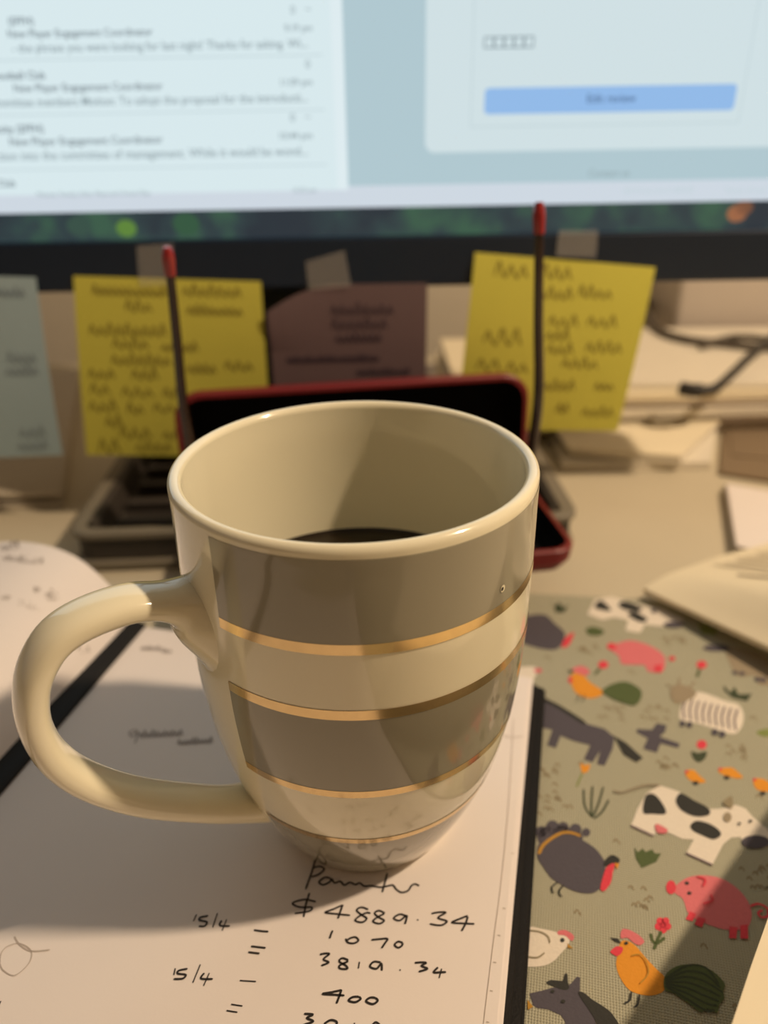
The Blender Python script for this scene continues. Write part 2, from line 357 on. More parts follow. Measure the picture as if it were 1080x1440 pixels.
Fig('printed_grass', PF).poly('tuft', C_lgrn, [(780, 215), (800, 240), (820, 225), (840, 250), (865, 250), (860, 280), (800, 275)], False)
Fig('printed_grass', PF).poly('tuft', C_grn, [(312, 255), (345, 245), (388, 262), (370, 282), (325, 280)])
Fig('printed_grass', PF).poly('tuft', C_dgrn, [(165, 130), (180, 160), (200, 140), (215, 165), (240, 150), (220, 185), (185, 185)], False)
Fig('printed_turkey', PF).poly('body', C_dark, [(30, 215), (130, 192), (180, 230), (222, 270), (215, 312), (180, 342), (100, 332), (30, 300)]).poly('wattle', C_red, [(210, 333), (225, 292), (262, 270), (240, 322)])
Fig('printed_cow', PF).poly('body', C_white, [(318, 192), (350, 130), (420, 118), (560, 158), (620, 168), (720, 212), (722, 248), (640, 245), (560, 235), (540, 272), (478, 260), (490, 217), (430, 205), (380, 217)], False) \
    .poly('spot', C_black, [(348, 165), (375, 133), (418, 178)]).poly('spot', C_black, [(448, 150), (480, 138), (547, 165), (530, 182), (470, 172)]).poly('spot', C_black, [(488, 195), (520, 183), (572, 215), (540, 226)]).discs('muzzle', C_dark, (682, 238, 45, 14)).discs('ear', C_dark, (598, 180, 10, 10))
Fig('printed_donkey', PF).poly('body', C_grey, [(900, 330), (1000, 345), (1090, 385), (1130, 480), (1045, 490), (1025, 452), (960, 455), (930, 425)]).discs('muzzle', C_dark, (862, 335, 58, 15)).discs('hooves', C_dark, (940, 440, 12, 9), (970, 443, 12, 9), (1035, 468, 14, 10), (1060, 470, 14, 10))
Fig('printed_hen', PF).poly('body', C_white, [(0, 425), (90, 413), (105, 430), (98, 455), (72, 482), (0, 475)]).discs('comb', C_pink, (110, 430, 18, 10))
Fig('printed_leaf', PF).poly('leaf', C_lgrn, [(1030, 690), (1080, 675), (1110, 690), (1070, 710)])
# small hook marks strewn over the cloth
hk = Ink(padproj(lambda x, y: (x, y)))
rnd = random.Random(3)
def hook(x, y, s): hk.stroke([(x - s, y + s * 0.4), (x - s * 0.1, y - s * 0.6), (x + s, y + s)], 0.00045, 4, 0.00008)
for x, y in ((867, 1183), (812, 1283), (990, 1330), (1068, 1120), (818, 1074), (888, 945), (770, 925), (1060, 1010)): hook(x, y, 5)
for cx0, cy0, w0, h0, n in ((780, 1135, 22, 14, 8), (897, 1263, 24, 16, 9), (1062, 1232, 26, 18, 14), (860, 1003, 20, 9, 9), (922, 1002, 20, 9, 9), (935, 1076, 16, 10, 9), (1040, 1058, 16, 10, 9), (827, 915, 18, 7, 8), (945, 903, 20, 8, 8), (772, 1095, 14, 28, 12), (1045, 1425, 20, 12, 8)):
    for k in range(n): hook(cx0 + (rnd.random() * 2 - 1) * w0, cy0 + (rnd.random() * 2 - 1) * h0, 4)
hk.build('printed_hook_marks', C_olive, pad)['kind'] = 'stuff'

# ------------------------------------------------------------------ open notebook
ZC, ZPG = 0.0062, 0.0120
nb = thing('notebook', 'open notebook with black cover and handwritten white pages under the mug', 'notebook', (0, 0.1, 0))
eA, eB = G(735, 1120, ZPG), G(707, 1440, ZPG)                # right edge of the page block
E = (eB - eA).normalized(); E.z = 0; E.normalize()
Nn = Vector((E.y, -E.x, 0))                                    # towards the left page
if Nn.x > 0: Nn = -Nn
far = G(743, 950, ZPG)
corner = eA + E * ((far - eA).dot(E))                          # far right corner of the page block
WID = (G(195, 875, ZPG) - corner).dot(Nn)                      # page width to the gutter
LEN = 0.25
def pg(s, l, z): return local(nb, Vector((corner.x, corner.y, 0)) + Nn * s + E * l + Vector((0, 0, z)))
def slab(name, s0, s1, l0, l1, z0, z1, material, bev=0.0, parent=nb):
    bm = bmesh.new(); vs = []
    for z in (z0, z1):
        for s, l in ((s0, l0), (s1, l0), (s1, l1), (s0, l1)): vs.append(bm.verts.new(pg(s, l, z)))
    for f in ((0, 1, 2, 3), (4, 5, 6, 7), (0, 1, 5, 4), (1, 2, 6, 5), (2, 3, 7, 6), (3, 0, 4, 7)): bm.faces.new([vs[i] for i in f])
    if bev: bmesh.ops.bevel(bm, geom=bm.edges[:], offset=bev, segments=3, affect='EDGES')
    return from_bm(name, bm, material, parent)
cov_o = G(750, 1240, ZC); cov_w = -(cov_o - corner).dot(Nn)      # black board beyond the pages
slab('cover', -cov_w, WID + 0.004, -0.0025, LEN, 0.0032, ZC, M_black, 0.0008)
slab('cover_lining', -cov_w * 0.42, WID, -0.0012, LEN - 0.001, ZC - 0.0002, ZC + 0.0016, M_black, 0.0004)
for i, (ds, z0, z1) in enumerate(((0.0, ZC, 0.0090), (0.0003, 0.0090, 0.0101), (-0.0001, 0.0101, 0.0110), (0.0004, 0.0110, 0.0116), (0.0012, 0.0116, ZPG))):
    slab('page_block', ds, WID, 0.0002 * i, LEN - 0.002, z0, z1 - 0.00006, M_paper)
# the left half: a thick sheaf that arches up from the gutter
kp = [(0.0, 0.012), (0.002, 0.0165), (0.005, 0.0235), (0.010, 0.031), (0.018, 0.0385), (0.028, 0.0425), (0.038, 0.0435), (0.050, 0.0425), (0.065, 0.039), (0.085, 0.033), (0.11, 0.027), (0.15, 0.020)]
kp2 = [Vector((a, b, 0)) for a, b in kp]; kc = catmull(kp2, 5)
def arch(s, l):
    z = kp[-1][1]
    for a, b in zip(kc, kc[1:]):
        if a.x <= s <= b.x: z = a.y + (b.y - a.y) * (s - a.x) / max(1e-9, b.x - a.x); break
    f = 1 - 0.55 * min(1, max(0, l / 0.16))
    return 0.012 + (z - 0.012) * f
ss = [a.x for a in kc]; ls = [LEN * j / 16 for j in range(17)]
vs, fs = [], []; W = len(ss)
for j, l in enumerate(ls):
    for s in ss: vs.append(pg(WID + s, l, arch(s, l)))
nb0 = len(vs)
for j, l in enumerate(ls):
    for s in ss: vs.append(pg(WID + s, l, max(0.0032, min(0.0060, arch(s, l) - 0.004))))
for j in range(16):
    for i in range(W - 1):
        a = j * W + i; fs.append((a, a + 1, a + W + 1, a + W)); fs.append((nb0 + a, nb0 + a + W, nb0 + a + W + 1, nb0 + a + 1))
for i in range(W - 1):
    fs.append((i, nb0 + i, nb0 + i + 1, i + 1)); a = 16 * W + i; fs.append((a, a + 1, nb0 + a + 1, nb0 + a))
for j in range(16):
    a = j * W; fs.append((a, a + W, nb0 + a + W, nb0 + a)); a += W - 1; fs.append((a, nb0 + a, nb0 + a + W, a + W))
lp = mesh('page_block', vs, fs, M_paper, nb, True)
slab('cover', WID + 0.004, WID + 0.155, -0.0025, LEN, 0.0002, 0.0031, M_black, 0.0008)
# black ribbon along the gutter
vs, fs = [], []
RB = [(0.0, 0.0055), (0.06, 0.0055), (0.12, 0.0055), (0.25, 0.0055)]
prof = [(-0.0042, 0.01225), (-0.0036, 0.0133), (-0.001, 0.0138), (0.0014, 0.0150), (0.0020, 0.0157), (0.0026, 0.0150), (0.0018, 0.0122)]
for l in [0.25 * k / 10 for k in range(11)]:
    for s, z in prof:
        vs.append(pg(WID + s, l, z))
for j in range(10):
    for i in range(len(prof) - 1):
        a = j * len(prof) + i; fs.append((a, a + 1, a + len(prof) + 1, a + len(prof)))
rb = mesh('ribbon', vs, fs, M_black, nb, True); rb['label'] = 'black ribbon lying along the gutter'
# handwriting on the right page
def pgproj(T):
    return lambda x, y: (G(*T(x, y), ZPG), UPZ)
HB, HC = crop(350, 1140, 2.571), crop(0, 1130, 2.842)
IW = 0.00047
def write(name, T, strokes, label=None):
    ik = Ink(pgproj(T))
    for st in strokes: ik.stroke(st, IW)
    o = ik.build(name, M_ink, nb)
    if label: o['label'] = label
write('written_word', HB, [[(243, 165), (230, 215), (205, 285)], [(232, 208), (255, 202), (272, 212), (250, 232), (226, 240)], [(296, 246), (275, 242), (254, 258), (268, 269), (292, 258), (300, 248), (310, 262), (330, 256), (345, 270), (365, 260), (385, 268), (400, 262), (418, 274), (440, 272), (470, 277), (490, 276), (520, 270), (532, 284), (552, 296), (575, 290), (588, 272), (602, 266), (616, 273)], [(500, 226), (492, 260), (482, 296)]], 'the word Painter')
write('written_dollar_sign', HB, [[(242, 330), (200, 322), (158, 335), (182, 349), (226, 350), (218, 364), (165, 372)], [(219, 298), (206, 340), (198, 386)]])
write('written_number', HB, [[(338, 342), (305, 357), (276, 369), (318, 374), (366, 379)], [(340, 340), (331, 365), (322, 391)], [(432, 358), (408, 350), (390, 360), (406, 376), (426, 390), (410, 404), (385, 398), (397, 384), (425, 370), (440, 372)], [(492, 371), (470, 362), (455, 372), (470, 386), (489, 398), (472, 409), (449, 401), (465, 386), (490, 373)], [(572, 383), (547, 375), (524, 389), (545, 398), (570, 380), (569, 395), (564, 411)], [(608, 394), (613, 397)], [(660, 373), (685, 368), (712, 369), (684, 388), (716, 400), (694, 415), (654, 410)], [(792, 380), (762, 392), (734, 405), (775, 408), (816, 410)], [(792, 384), (783, 410), (769, 436)]], 'the number 4889.34')
write('written_number', HB, [[(303, 434), (297, 448), (292, 463)], [(350, 463), (358, 477), (380, 480), (396, 470), (386, 458), (366, 462), (354, 472)], [(443, 468), (472, 465), (501, 464), (492, 480), (480, 498)], [(556, 478), (540, 474), (527, 486), (540, 496), (554, 488), (556, 478)]], 'the number 1070')
write('written_number', HB, [[(257, 521), (275, 517), (291, 519), (270, 538), (289, 549), (262, 561)], [(360, 541), (338, 534), (327, 546), (350, 560), (356, 572), (332, 572), (328, 561), (360, 545)], [(400, 547), (396, 571)], [(477, 549), (452, 547), (438, 564), (462, 572), (479, 553), (481, 579)], [(545, 575), (549, 578)], [(600, 551), (622, 549), (641, 551), (624, 562), (646, 572), (614, 583)], [(684, 567), (668, 585), (690, 585), (713, 584)], [(697, 572), (688, 606)]], 'the number 3819.34')
write('written_number', HB, [[(336, 649), (300, 657), (266, 663), (305, 666), (346, 669)], [(335, 648), (327, 672), (317, 698)], [(398, 673), (375, 675), (361, 687), (384, 693), (404, 682), (398, 673)], [(458, 677), (438, 677), (424, 690), (448, 700), (466, 688), (458, 677)]], 'the number 400')
write('written_number', HB, [[(200, 735), (232, 738), (210, 750), (233, 762), (205, 773), (196, 776)], [(272, 772), (296, 758), (318, 765), (312, 785)], [(382, 768), (380, 790)], [(440, 785), (458, 766), (476, 778)]])
write('written_dash', HB, [[(18, 432), (45, 436), (71, 438)]])
write('written_equals', HB, [[(8, 491), (35, 494), (61, 497)], [(-2, 512), (20, 515), (39, 517)]])
write('written_date', HC, [[(786, 444), (773, 471)], [(832, 449), (802, 455), (797, 466), (826, 474), (818, 490), (794, 491)], [(869, 439), (850, 496)], [(886, 468), (879, 488), (919, 490)], [(906, 464), (888, 509)]])
write('written_date', HC, [[(701, 659), (695, 686)], [(750, 661), (716, 668), (711, 680), (742, 685), (731, 700), (694, 702)], [(801, 644), (771, 717)], [(817, 678), (804, 700), (851, 702)], [(837, 678), (814, 729)]])
write('written_dash', HC, [[(959, 708), (1023, 712)]])
write('written_equals', HC, [[(924, 803), (969, 810)], [(906, 828), (949, 835)]])
write('written_comma', HC, [[(-4, 808), (4, 790)]])
# little ruled ticks at the page edge
ink = Ink(pgproj(HC))
ink.stroke([(58, 532), (80, 565), (125, 590), (200, 585)], 0.0003)
ink.stroke([(0, 640), (5, 600), (30, 572), (80, 560), (125, 590), (115, 640), (60, 687), (15, 668), (0, 640)], 0.00022)
ink.proj = pgproj(lambda x, y: (x, y))
for x, y in ((719, 1200), (707, 1277), (700, 1315), (694, 1353), (689, 1393), (684, 1437)): ink.stroke([(x, y), (x + 4, y + 1)], 0.0003)
ink.stroke([(722, 1010), (716, 1120), (706, 1230), (692, 1340), (680, 1440)], 0.00015)
ink.stroke([(736, 1035), (722, 1037), (705, 1034)], 0.0002)
ink.build('pencil_marks', M_pencil, nb)['kind'] = 'stuff'
ink = Ink(pgproj(lambda x, y: (x, y)))
ink.stroke([(192, 1026), (182, 1030), (186, 1036), (194, 1028), (190, 1046)], 0.0004)
ink.scribble(196, 1037, 62, 8, 0.0004, 4, -0.05); ink.scribble(250, 1047, 50, 7, 0.0004, 5, -0.05)
ink.scribble(198, 914, 30, 5, 0.0003, 6); ink.scribble(228, 918, 14, 5, 0.0003, 7)
ink.build('faint_handwriting', M_pencil_dark, nb)['kind'] = 'stuff'
# handwriting on the arched left page
def archproj(x, y):
    o = G(x, y, 0.012)                                         # march the sight line onto the arched sheet
    d = ray(x, y); best = None
    for k in range(400):
        p = CAM + d * (0.15 + 0.4 * k / 400)
        s = (p - corner).dot(Nn) - WID; l = (p - corner).dot(E)
        if s >= 0 and p.z <= arch(s, l):
            e = 0.002
            n = Nn * (-(arch(s + e, l) - arch(max(0, s - e), l)) / (2 * e)) + UPZ
            return p, n.normalized()
    return o, UPZ
ink = Ink(archproj)
ink.scribble(2, 774, 26, 8, 0.0007, 1, -0.15, 0.0003); ink.scribble(4, 788, 58, 7, 0.0006, 2, 0.1, 0.0003)
ink.scribble(48, 832, 9, 8, 0.0007, 3, 0, 0.0003); ink.scribble(64, 842, 18, 10, 0.0009, 8, 0, 0.0003); ink.scribble(26, 852, 30, 7, 0.0005, 9, 0.25, 0.0003)
ink.scribble(2, 842, 14, 5, 0.0005, 10, 0.1, 0.0003); ink.scribble(108, 918, 18, 9, 0.0005, 11, -0.1, 0.0003)
ink.build('faint_handwriting', M_pencil_dark, nb)['kind'] = 'stuff'

# ------------------------------------------------------------------ the mug
MX, MY, MZ, MH = -0.0063, 0.1552, ZPG + 0.0001, 0.103
mug = thing('mug', 'tall cream mug with grey bands and gold lines holding black coffee', 'mug', (MX, MY, MZ))
PROF = [(0, 4.0), (.35, 4.0), (.7, 3.995), (1.8, 4.0), (2.7, 4.0), (3.9, 3.98), (4.6, 3.95), (5.4, 3.88), (6.3, 3.77), (7.3, 3.58), (8.3, 3.28), (9.2, 2.92), (9.8, 2.63), (10.1, 2.48), (10.3, 2.36)]
PC = catmull([Vector((a / 100, b / 100, 0)) for a, b in PROF], 8)
def rad(dep):
    for a, b in zip(PC, PC[1:]):
        if a.x <= dep <= b.x: return a.y + (b.y - a.y) * (dep - a.x) / max(1e-9, b.x - a.x)
    return PC[-1].y
def lathe(name, prof, material, parent, a0=-math.pi, a1=math.pi, seg=160, smooth=True):
    """prof: (radius, z); azimuth 0 faces the viewer (-Y), positive to +X"""
    closed = abs(a1 - a0 - 2 * math.pi) < 1e-6; n = seg if closed else seg + 1; vs, fs = [], []
    for k in range(n):
        a = a0 + (a1 - a0) * k / seg
        for r, z in prof: vs.append((r * math.sin(a), -r * math.cos(a), z))
    P = len(prof)
    for k in range(seg):
        k2 = (k + 1) % n
        for i in range(P - 1): fs.append((k * P + i, k * P + i + 1, k2 * P + i + 1, k2 * P + i))
    return mesh(name, vs, fs, material, parent, smooth)
TH = 0.0029
outer = [(rad(d), MH - d) for d in [0.0016 + (0.103 - 0.0016) * k / 60 for k in range(61)]]
lip = [(rad(0.002) - TH / 2 + math.cos(a) * TH / 2, MH - 0.0015 + math.sin(a) * 0.0015) for a in [math.pi * k / 10 for k in range(11)]]
inner = [(rad(d) - TH, MH - d) for d in [0.0016 + (0.094 - 0.0016) * k / 40 for k in range(41)]]
body_prof = [(0.0001, 0.0012), (0.019, 0.0012), (0.021, 0.0), (0.0232, 0.0)] + outer[::-1][1:] + lip + inner + [(0.012, MH - 0.0965), (0.0001, MH - 0.097)]
lathe('body', body_prof, M_white, mug)
SEAM0, SEAM1 = math.radians(-41), math.radians(253)
def band(name, d0, d1, material, off, n=16):
    return lathe(name, [(rad(d0 + (d1 - d0) * k / n) + off, MH - d0 - (d1 - d0) * k / n) for k in range(n + 1)], material, mug, SEAM0, SEAM1, 150)
band('grey_band', 0.0024, 0.0206, M_grey, 0.00007)
band('gold_line', 0.0204, 0.0228, M_gold, 0.00012, 3)
band('gold_line', 0.0362, 0.0386, M_gold, 0.00012, 3)
band('grey_band', 0.0384, 0.0596, M_grey, 0.00007)
band('gold_line', 0.0594, 0.0615, M_gold, 0.00012, 3)
band('gold_line', 0.0782, 0.0802, M_gold, 0.00012, 3)
band('grey_band', 0.0800, 0.1012, M_grey, 0.00007)
# handle
HA = math.radians(-58); hv = Vector((math.sin(HA), -math.cos(HA), 0)); hn = Vector((-hv.y, hv.x, 0))
hc = [(3.4, -2.62), (3.9, -2.42), (4.35, -2.14), (5.15, -1.86), (6.02, -1.87), (6.66, -2.10), (7.1, -2.60), (7.33, -3.2), (7.40, -3.95), (7.22, -4.85), (6.70, -5.78), (5.78, -6.78), (4.5, -7.75), (3.75, -8.22), (3.1, -8.5), (2.5, -8.6)]
hcs = catmull([Vector((a / 100, b / 100, 0)) for a, b in hc], 6); N = len(hcs); SEG = 28
vs, fs = [], []
for i, p in enumerate(hcs):
    t = (hcs[min(N - 1, i + 1)] - hcs[max(0, i - 1)]).normalized(); nn = Vector((-t.y, t.x, 0))
    u = i / (N - 1)
    fl = max(0, 1 - u / 0.17) ** 1.6; fl2 = max(0, 1 - (1 - u) / 0.16) ** 2.0
    ht = 0.0032 + 0.0125 * fl + 0.0030 * fl2; hw = 0.0056 + 0.0075 * fl + 0.0016 * fl2
    for k in range(SEG):
        a = 2 * math.pi * k / SEG; ca, sa = math.cos(a), math.sin(a)
        ca = math.copysign(abs(ca) ** 0.85, ca); sa = math.copysign(abs(sa) ** 0.85, sa)
        q = p + nn * (ca * ht)
        vs.append(hv * q.x + hn * (sa * hw) + Vector((0, 0, MH + q.y)))
for i in range(N - 1):
    for k in range(SEG): fs.append((i * SEG + k, i * SEG + (k + 1) % SEG, (i + 1) * SEG + (k + 1) % SEG, (i + 1) * SEG + k))
fs.append(tuple(range(SEG))[::-1]); fs.append(tuple((N - 1) * SEG + k for k in range(SEG)))
mesh('handle', vs, fs, M_white, mug, True)
# pinhole flaw in the glaze
ca = math.radians(47)
dc = 0.0225
pr = Vector((math.sin(ca), -math.cos(ca), 0)) * (rad(0.0168) + 0.00015); pr.z = MH - 0.0168
tx = Vector((math.cos(ca), math.sin(ca), 0)); tz = UPZ
for nm, rr, mt, of in (('glaze_chip', 0.00075, M_white, 0.00005), ('pinhole', 0.0004, M_ink, 0.0001)):
    o0 = pr + Vector((math.sin(ca), -math.cos(ca), 0)) * of + tx * (-0.0002 if nm == 'pinhole' else 0)
    mesh(nm, [o0 + tx * (rr * math.cos(a)) + tz * (rr * 1.1 * math.sin(a)) for a in [2 * math.pi * k / 12 for k in range(12)]], [tuple(range(12))], mt, mug)
# coffee
CD = 0.0376; rc = rad(CD) - TH - 0.0001
cof = lathe('coffee', [(0.0001, -0.012), (rc - 0.003, -0.012), (rc - 0.0006, -0.0015), (rc, 0.0008), (rc - 0.0012, 0.0001), (rc - 0.003, 0.0), (0.0001, 0.0)], M_coffee, None)
cof.location = (MX, MY, MZ + MH - CD); tag(cof, 'black coffee half filling the cream mug', 'coffee')

# ------------------------------------------------------------------ grey tray behind the mug
def rrect(w, d, r, n=6):
    out = []
    for cx, cy, a0 in ((w / 2 - r, d / 2 - r, 0), (-w / 2 + r, d / 2 - r, 90), (-w / 2 + r, -d / 2 + r, 180), (w / 2 - r, -d / 2 + r, 270)):
        for k in range(n + 1):
            a = math.radians(a0 + 90 * k / n); out.append((cx + r * math.cos(a), cy + r * math.sin(a)))
    return out
def loft(name, rings, material, parent, cap0=True, cap1=True, smooth=True):
    """rings: list of lists of 3D points of equal count"""
    vs = [p for r in rings for p in r]; n = len(rings[0]); fs = []
    for j in range(len(rings) - 1):
        for i in range(n): fs.append((j * n + i, j * n + (i + 1) % n, (j + 1) * n + (i + 1) % n, (j + 1) * n + i))
    if cap0: fs.append(tuple(range(n))[::-1])
    if cap1: fs.append(tuple((len(rings) - 1) * n + i for i in range(n)))
    o = mesh(name, vs, fs, material, parent, False)
    return o
def ring(w, d, r, z, n=6): return [(x, y, z) for x, y in rrect(w, d, r, n)]
fl_, fr_ = G(101, 752, 0.02), G(808, 726, 0.02)
TW = (fr_ - fl_).length + 0.006; trz = math.atan2(fr_.y - fl_.y, fr_.x - fl_.x)
TD = 0.135
tc = (fl_ + fr_) / 2; tdir = Vector((-math.sin(trz), math.cos(trz), 0))
tray = thing('desk_tray', 'low grey plastic desk tray with dark ribbed inside behind the mug', 'tray', (tc.x + tdir.x * TD / 2, tc.y + tdir.y * TD / 2, 0), trz)
loft('body', [ring(TW - .004, TD - .004, .009, 0.0001), ring(TW, TD, .010, 0.002), ring(TW, TD, .010, 0.0045), ring(TW - .005, TD - .005, .009, 0.006), ring(TW - .006, TD - .006, .009, 0.0155), ring(TW, TD, .010, 0.017), ring(TW, TD, .010, 0.0195), ring(TW - .002, TD - .002, .0095, 0.0202),
              ring(TW - .014, TD - .006, .007, 0.0202), ring(TW - .009, TD - .014, .006, 0.0195), ring(TW - .022, TD - .009, .006, 0.008)], M_tray, tray)
loft('front_groove', [ring(TW - .0035, TD - .0035, .0092, 0.0062), ring(TW - .0035, TD - .0035, .0092, 0.0153)], M_traydk, tray, False, False)
loft('liner', [ring(TW - .0142, TD - .0122, .007, 0.0200), ring(TW - .020, TD - .016, .006, 0.019), ring(TW - .024, TD - .010, .006, 0.0086)], M_traydk, tray, False, True)
for k in range(5):
    box('rib', (0, -TD / 2 + 0.026 + 0.021 * k, 0.0112), (TW - 0.03, 0.006, 0.005), M_traydk, tray, 0.0012)

# ------------------------------------------------------------------ spectacle case, lid standing up
ZT = 0.0204
cfr = G(808, 776, ZT + 0.0115)
crz = math.radians(8)
CW, CDp, CH, LH = 0.154, 0.066, 0.0125, 0.0545
case = thing('glasses_case', 'open red hard glasses case with black lining and upright lid', 'case', (0, 0, 0), crz)
cxd = Vector((math.cos(crz), math.sin(crz), 0)); cyd = Vector((-math.sin(crz), math.cos(crz), 0))
fc = Vector((cfr.x, cfr.y, 0)) - cxd * (CW / 2 - 0.002)             # middle of the front edge
case.location = fc + cyd * (CDp / 2); case.location.z = ZT
def shell(name, w, d, h, r, T, parent):
    """open shell: outside red, inside black; T maps local (x,y,z) to the parent's space"""
    t = 0.0022
    R = lambda a, b, rr, z: [T(x, y, zz) for x, y, zz in ring(a, b, rr, z)]
    o = loft(name + '_shell', [R(w - .016, d - .016, r * .6, 0), R(w - .006, d - .006, r * .85, 0.0022), R(w - .001, d - .001, r, h * .5), R(w, d, r, h - .0006), R(w - .0012, d - .0012, r, h), R(w - 2 * t, d - 2 * t, r - t * .5, h)], M_red, parent, True, False)
    i = loft(name + '_lining', [R(w - 2 * t, d - 2 * t, r - t * .5, h - .0001), R(w - 2 * t - .002, d - 2 * t - .002, r - t, h * .5), R(w - .014, d - .014, r * .6, 0.0025)], M_blackin, parent, False, True)
    return o
shell('base', CW - 0.012, CDp, CH, 0.009, lambda x, y, z: Vector((x + 0.006, y, z)), case)
tilt = math.radians(4)
def lidT(x, y, z):
    # lid box: its depth direction stands upright, its opening faces the viewer
    yy, zz = y + LH / 2, -z                                # yy: up along the lid, zz: towards the viewer
    Y0 = CDp / 2 + 0.013
    return Vector((x, Y0 + zz + yy * math.sin(tilt), CH * 0.55 + yy * math.cos(tilt)))
shell('lid', CW - 0.001, LH, 0.013, 0.011, lidT, case)
tube('hinge', [Vector((-0.05, CDp / 2 + 0.0012, CH * 0.6)), Vector((0.05, CDp / 2 + 0.0012, CH * 0.6))], 0.0014, M_red, case, 8)

# ------------------------------------------------------------------ spectacles standing lens-down in the case, arms up
gl = thing('eyeglasses', 'tortoiseshell glasses with red-tipped arms standing upside down in the case', 'glasses', (case.location.x, case.location.y, ZT + 0.0026))
YA = case.location.y - 0.004
def glp(x, y, Y): return local(gl, AY(x, y, Y))
La = [glp(235, 347, YA - 0.012), glp(241, 400, YA - 0.010), glp(249, 480, YA - 0.006), glp(259, 580, YA - 0.001)]
Ra = [glp(758, 284, YA - 0.004), glp(758, 345, YA - 0.004), glp(757, 450, YA - 0.002), glp(757, 560, YA)]
for A, xe in ((La, -0.0655), (Ra, 0.0655)):
    hx = (cxd * xe)
    end = Vector((hx.x, hx.y + 0.002, 0.011)); 
    pts = catmull(A + [A[-1].lerp(end, 0.55), end], 10)
    n0 = 8
    arm = tube('temple_arm', pts[n0:], 0.0017, M_tort, gl, 10, lambda t: 0.9 + 0.45 * t)
    tube('temple_tip', pts[:n0 + 1], 0.0024, M_redtip, arm, 10, lambda t: 0.55 + 0.5 * math.sin(min(1, t * 1.6) * math.pi / 2) - 0.25 * t)
for s in (-1, 1):
    c0 = cxd * (s * 0.034); pts = []
    for k in range(25):
        a = 2 * math.pi * k / 24
        x = math.cos(a) * 0.0265; y = math.sin(a) * 0.0195
        pts.append(c0 + cxd * x + cyd * (y * 0.85 - 0.004) + UPZ * (0.0025 + 0.005 * (0.5 - 0.5 * math.sin(a))))
    rim = tube('lens_rim', pts, 0.0016, M_tort, gl, 8)
    mesh('lens', pts[:-1], [tuple(range(24))], M_lens, rim)
    tube('end_piece', [c0 + cxd * (s * 0.0265) + UPZ * 0.006 - cyd * 0.002, cxd * (s * 0.0655) + Vector((0, 0.002, 0.011))], 0.0018, M_tort, gl, 8)
tube('bridge', [cxd * -0.0085 + UPZ * 0.006 - cyd * 0.004, UPZ * 0.008 - cyd * 0.004, cxd * 0.0085 + UPZ * 0.006 - cyd * 0.004], 0.0016, M_tort, gl, 8)

# ------------------------------------------------------------------ monitor
YM = 0.362
XR, XL = 0.205, -0.345
def S(x, y, Y=YM): return AY(x, y, Y)
mz0 = S(500, 402).z; zs0 = S(500, 332).z; ztop = zs0 + 0.212
mon = thing('monitor', 'black widescreen monitor showing an email list and a review page', 'monitor', (0, 0.47, 0))
box('housing', ((XL + XR) / 2, YM + 0.016 - 0.47, (mz0 + ztop + 0.012) / 2), (XR - XL, 0.030, ztop + 0.012 - mz0), M_bezel, mon, 0.003)
for nm, c, s in (('chin', ((XL + XR) / 2, YM - 0.001 - 0.47, (mz0 + zs0) / 2), (XR - XL, 0.006, zs0 - mz0)),
                 ('side_bezel', (XR - 0.004, YM - 0.001 - 0.47, (zs0 + ztop) / 2), (0.008, 0.006, ztop - zs0)), ('side_bezel', (XL + 0.004, YM - 0.001 - 0.47, (zs0 + ztop) / 2), (0.008, 0.006, ztop - zs0)),
                 ('top_bezel', ((XL + XR) / 2, YM - 0.001 - 0.47, ztop + 0.004), (XR - XL, 0.006, 0.008))):
    box(nm, c, s, M_bezel, mon, 0.0012)
box('neck', (-0.045, 0.0, 0.10), (0.06, 0.03, 0.185), M_bezel, mon, 0.006)
box('neck_mount', (-0.045, -0.05, 0.24), (0.12, 0.10, 0.12), M_bezel, mon, 0.01)
box('foot', (-0.045, 0.06, 0.006), (0.14, 0.15, 0.012), M_bezel, mon, 0.005)
# screen: a lit panel with the windows shown on it
def em(name, c, st=1.0):
    return mat('screen_' + name, (0.004, 0.004, 0.004), 0.3, var=0, emit=srgb(*c), estr=st, spec=0.2)
def wallpaper():
    M = D.materials.new('screen_wallpaper'); M.use_nodes = True; nt = M.node_tree; b = nt.nodes['Principled BSDF']
    b.inputs['Base Color'].default_value = (0.01, 0.01, 0.012, 1); b.inputs['Roughness'].default_value = 0.3
    tc = nt.nodes.new('ShaderNodeTexCoord'); nz = nt.nodes.new('ShaderNodeTexNoise'); nz.inputs['Scale'].default_value = 42; nz.inputs['Detail'].default_value = 3
    nt.links.new(tc.outputs['Object'], nz.inputs['Vector'])
    cr = nt.nodes.new('ShaderNodeValToRGB'); e = cr.color_ramp.elements
    e[0].position = 0.38; e[0].color = (*srgb(46, 58, 68), 1); e[1].position = 0.66; e[1].color = (*srgb(66, 104, 84), 1)
    k = e.new(0.52); k.color = (*srgb(54, 74, 78), 1)
    nt.links.new(nz.outputs[0], cr.inputs[0]); nt.links.new(cr.outputs[0], b.inputs['Emission Color']); b.inputs['Emission Strength'].default_value = 0.75
    return M
YS = YM - 0.0002
def panel(name, x0, z0, x1, z1, material, parent, lift, r=0.0):
    Y = YS - lift - 0.47 if parent is mon else YS - lift - 0.47
    if r:
        pts = [((x0 + x1) / 2 + x, (z0 + z1) / 2 + y) for x, y in rrect(x1 - x0, z1 - z0, r, 5)]
    else: pts = [(x0, z0), (x1, z0), (x1, z1), (x0, z1)]
    return mesh(name, [(x, Y, z) for x, z in pts], [tuple(range(len(pts)))], material, parent)
scr = panel('screen', XL + 0.008, zs0, XR - 0.008, ztop, wallpaper(), mon, 0.0001)
zwin = S(540, 291).z
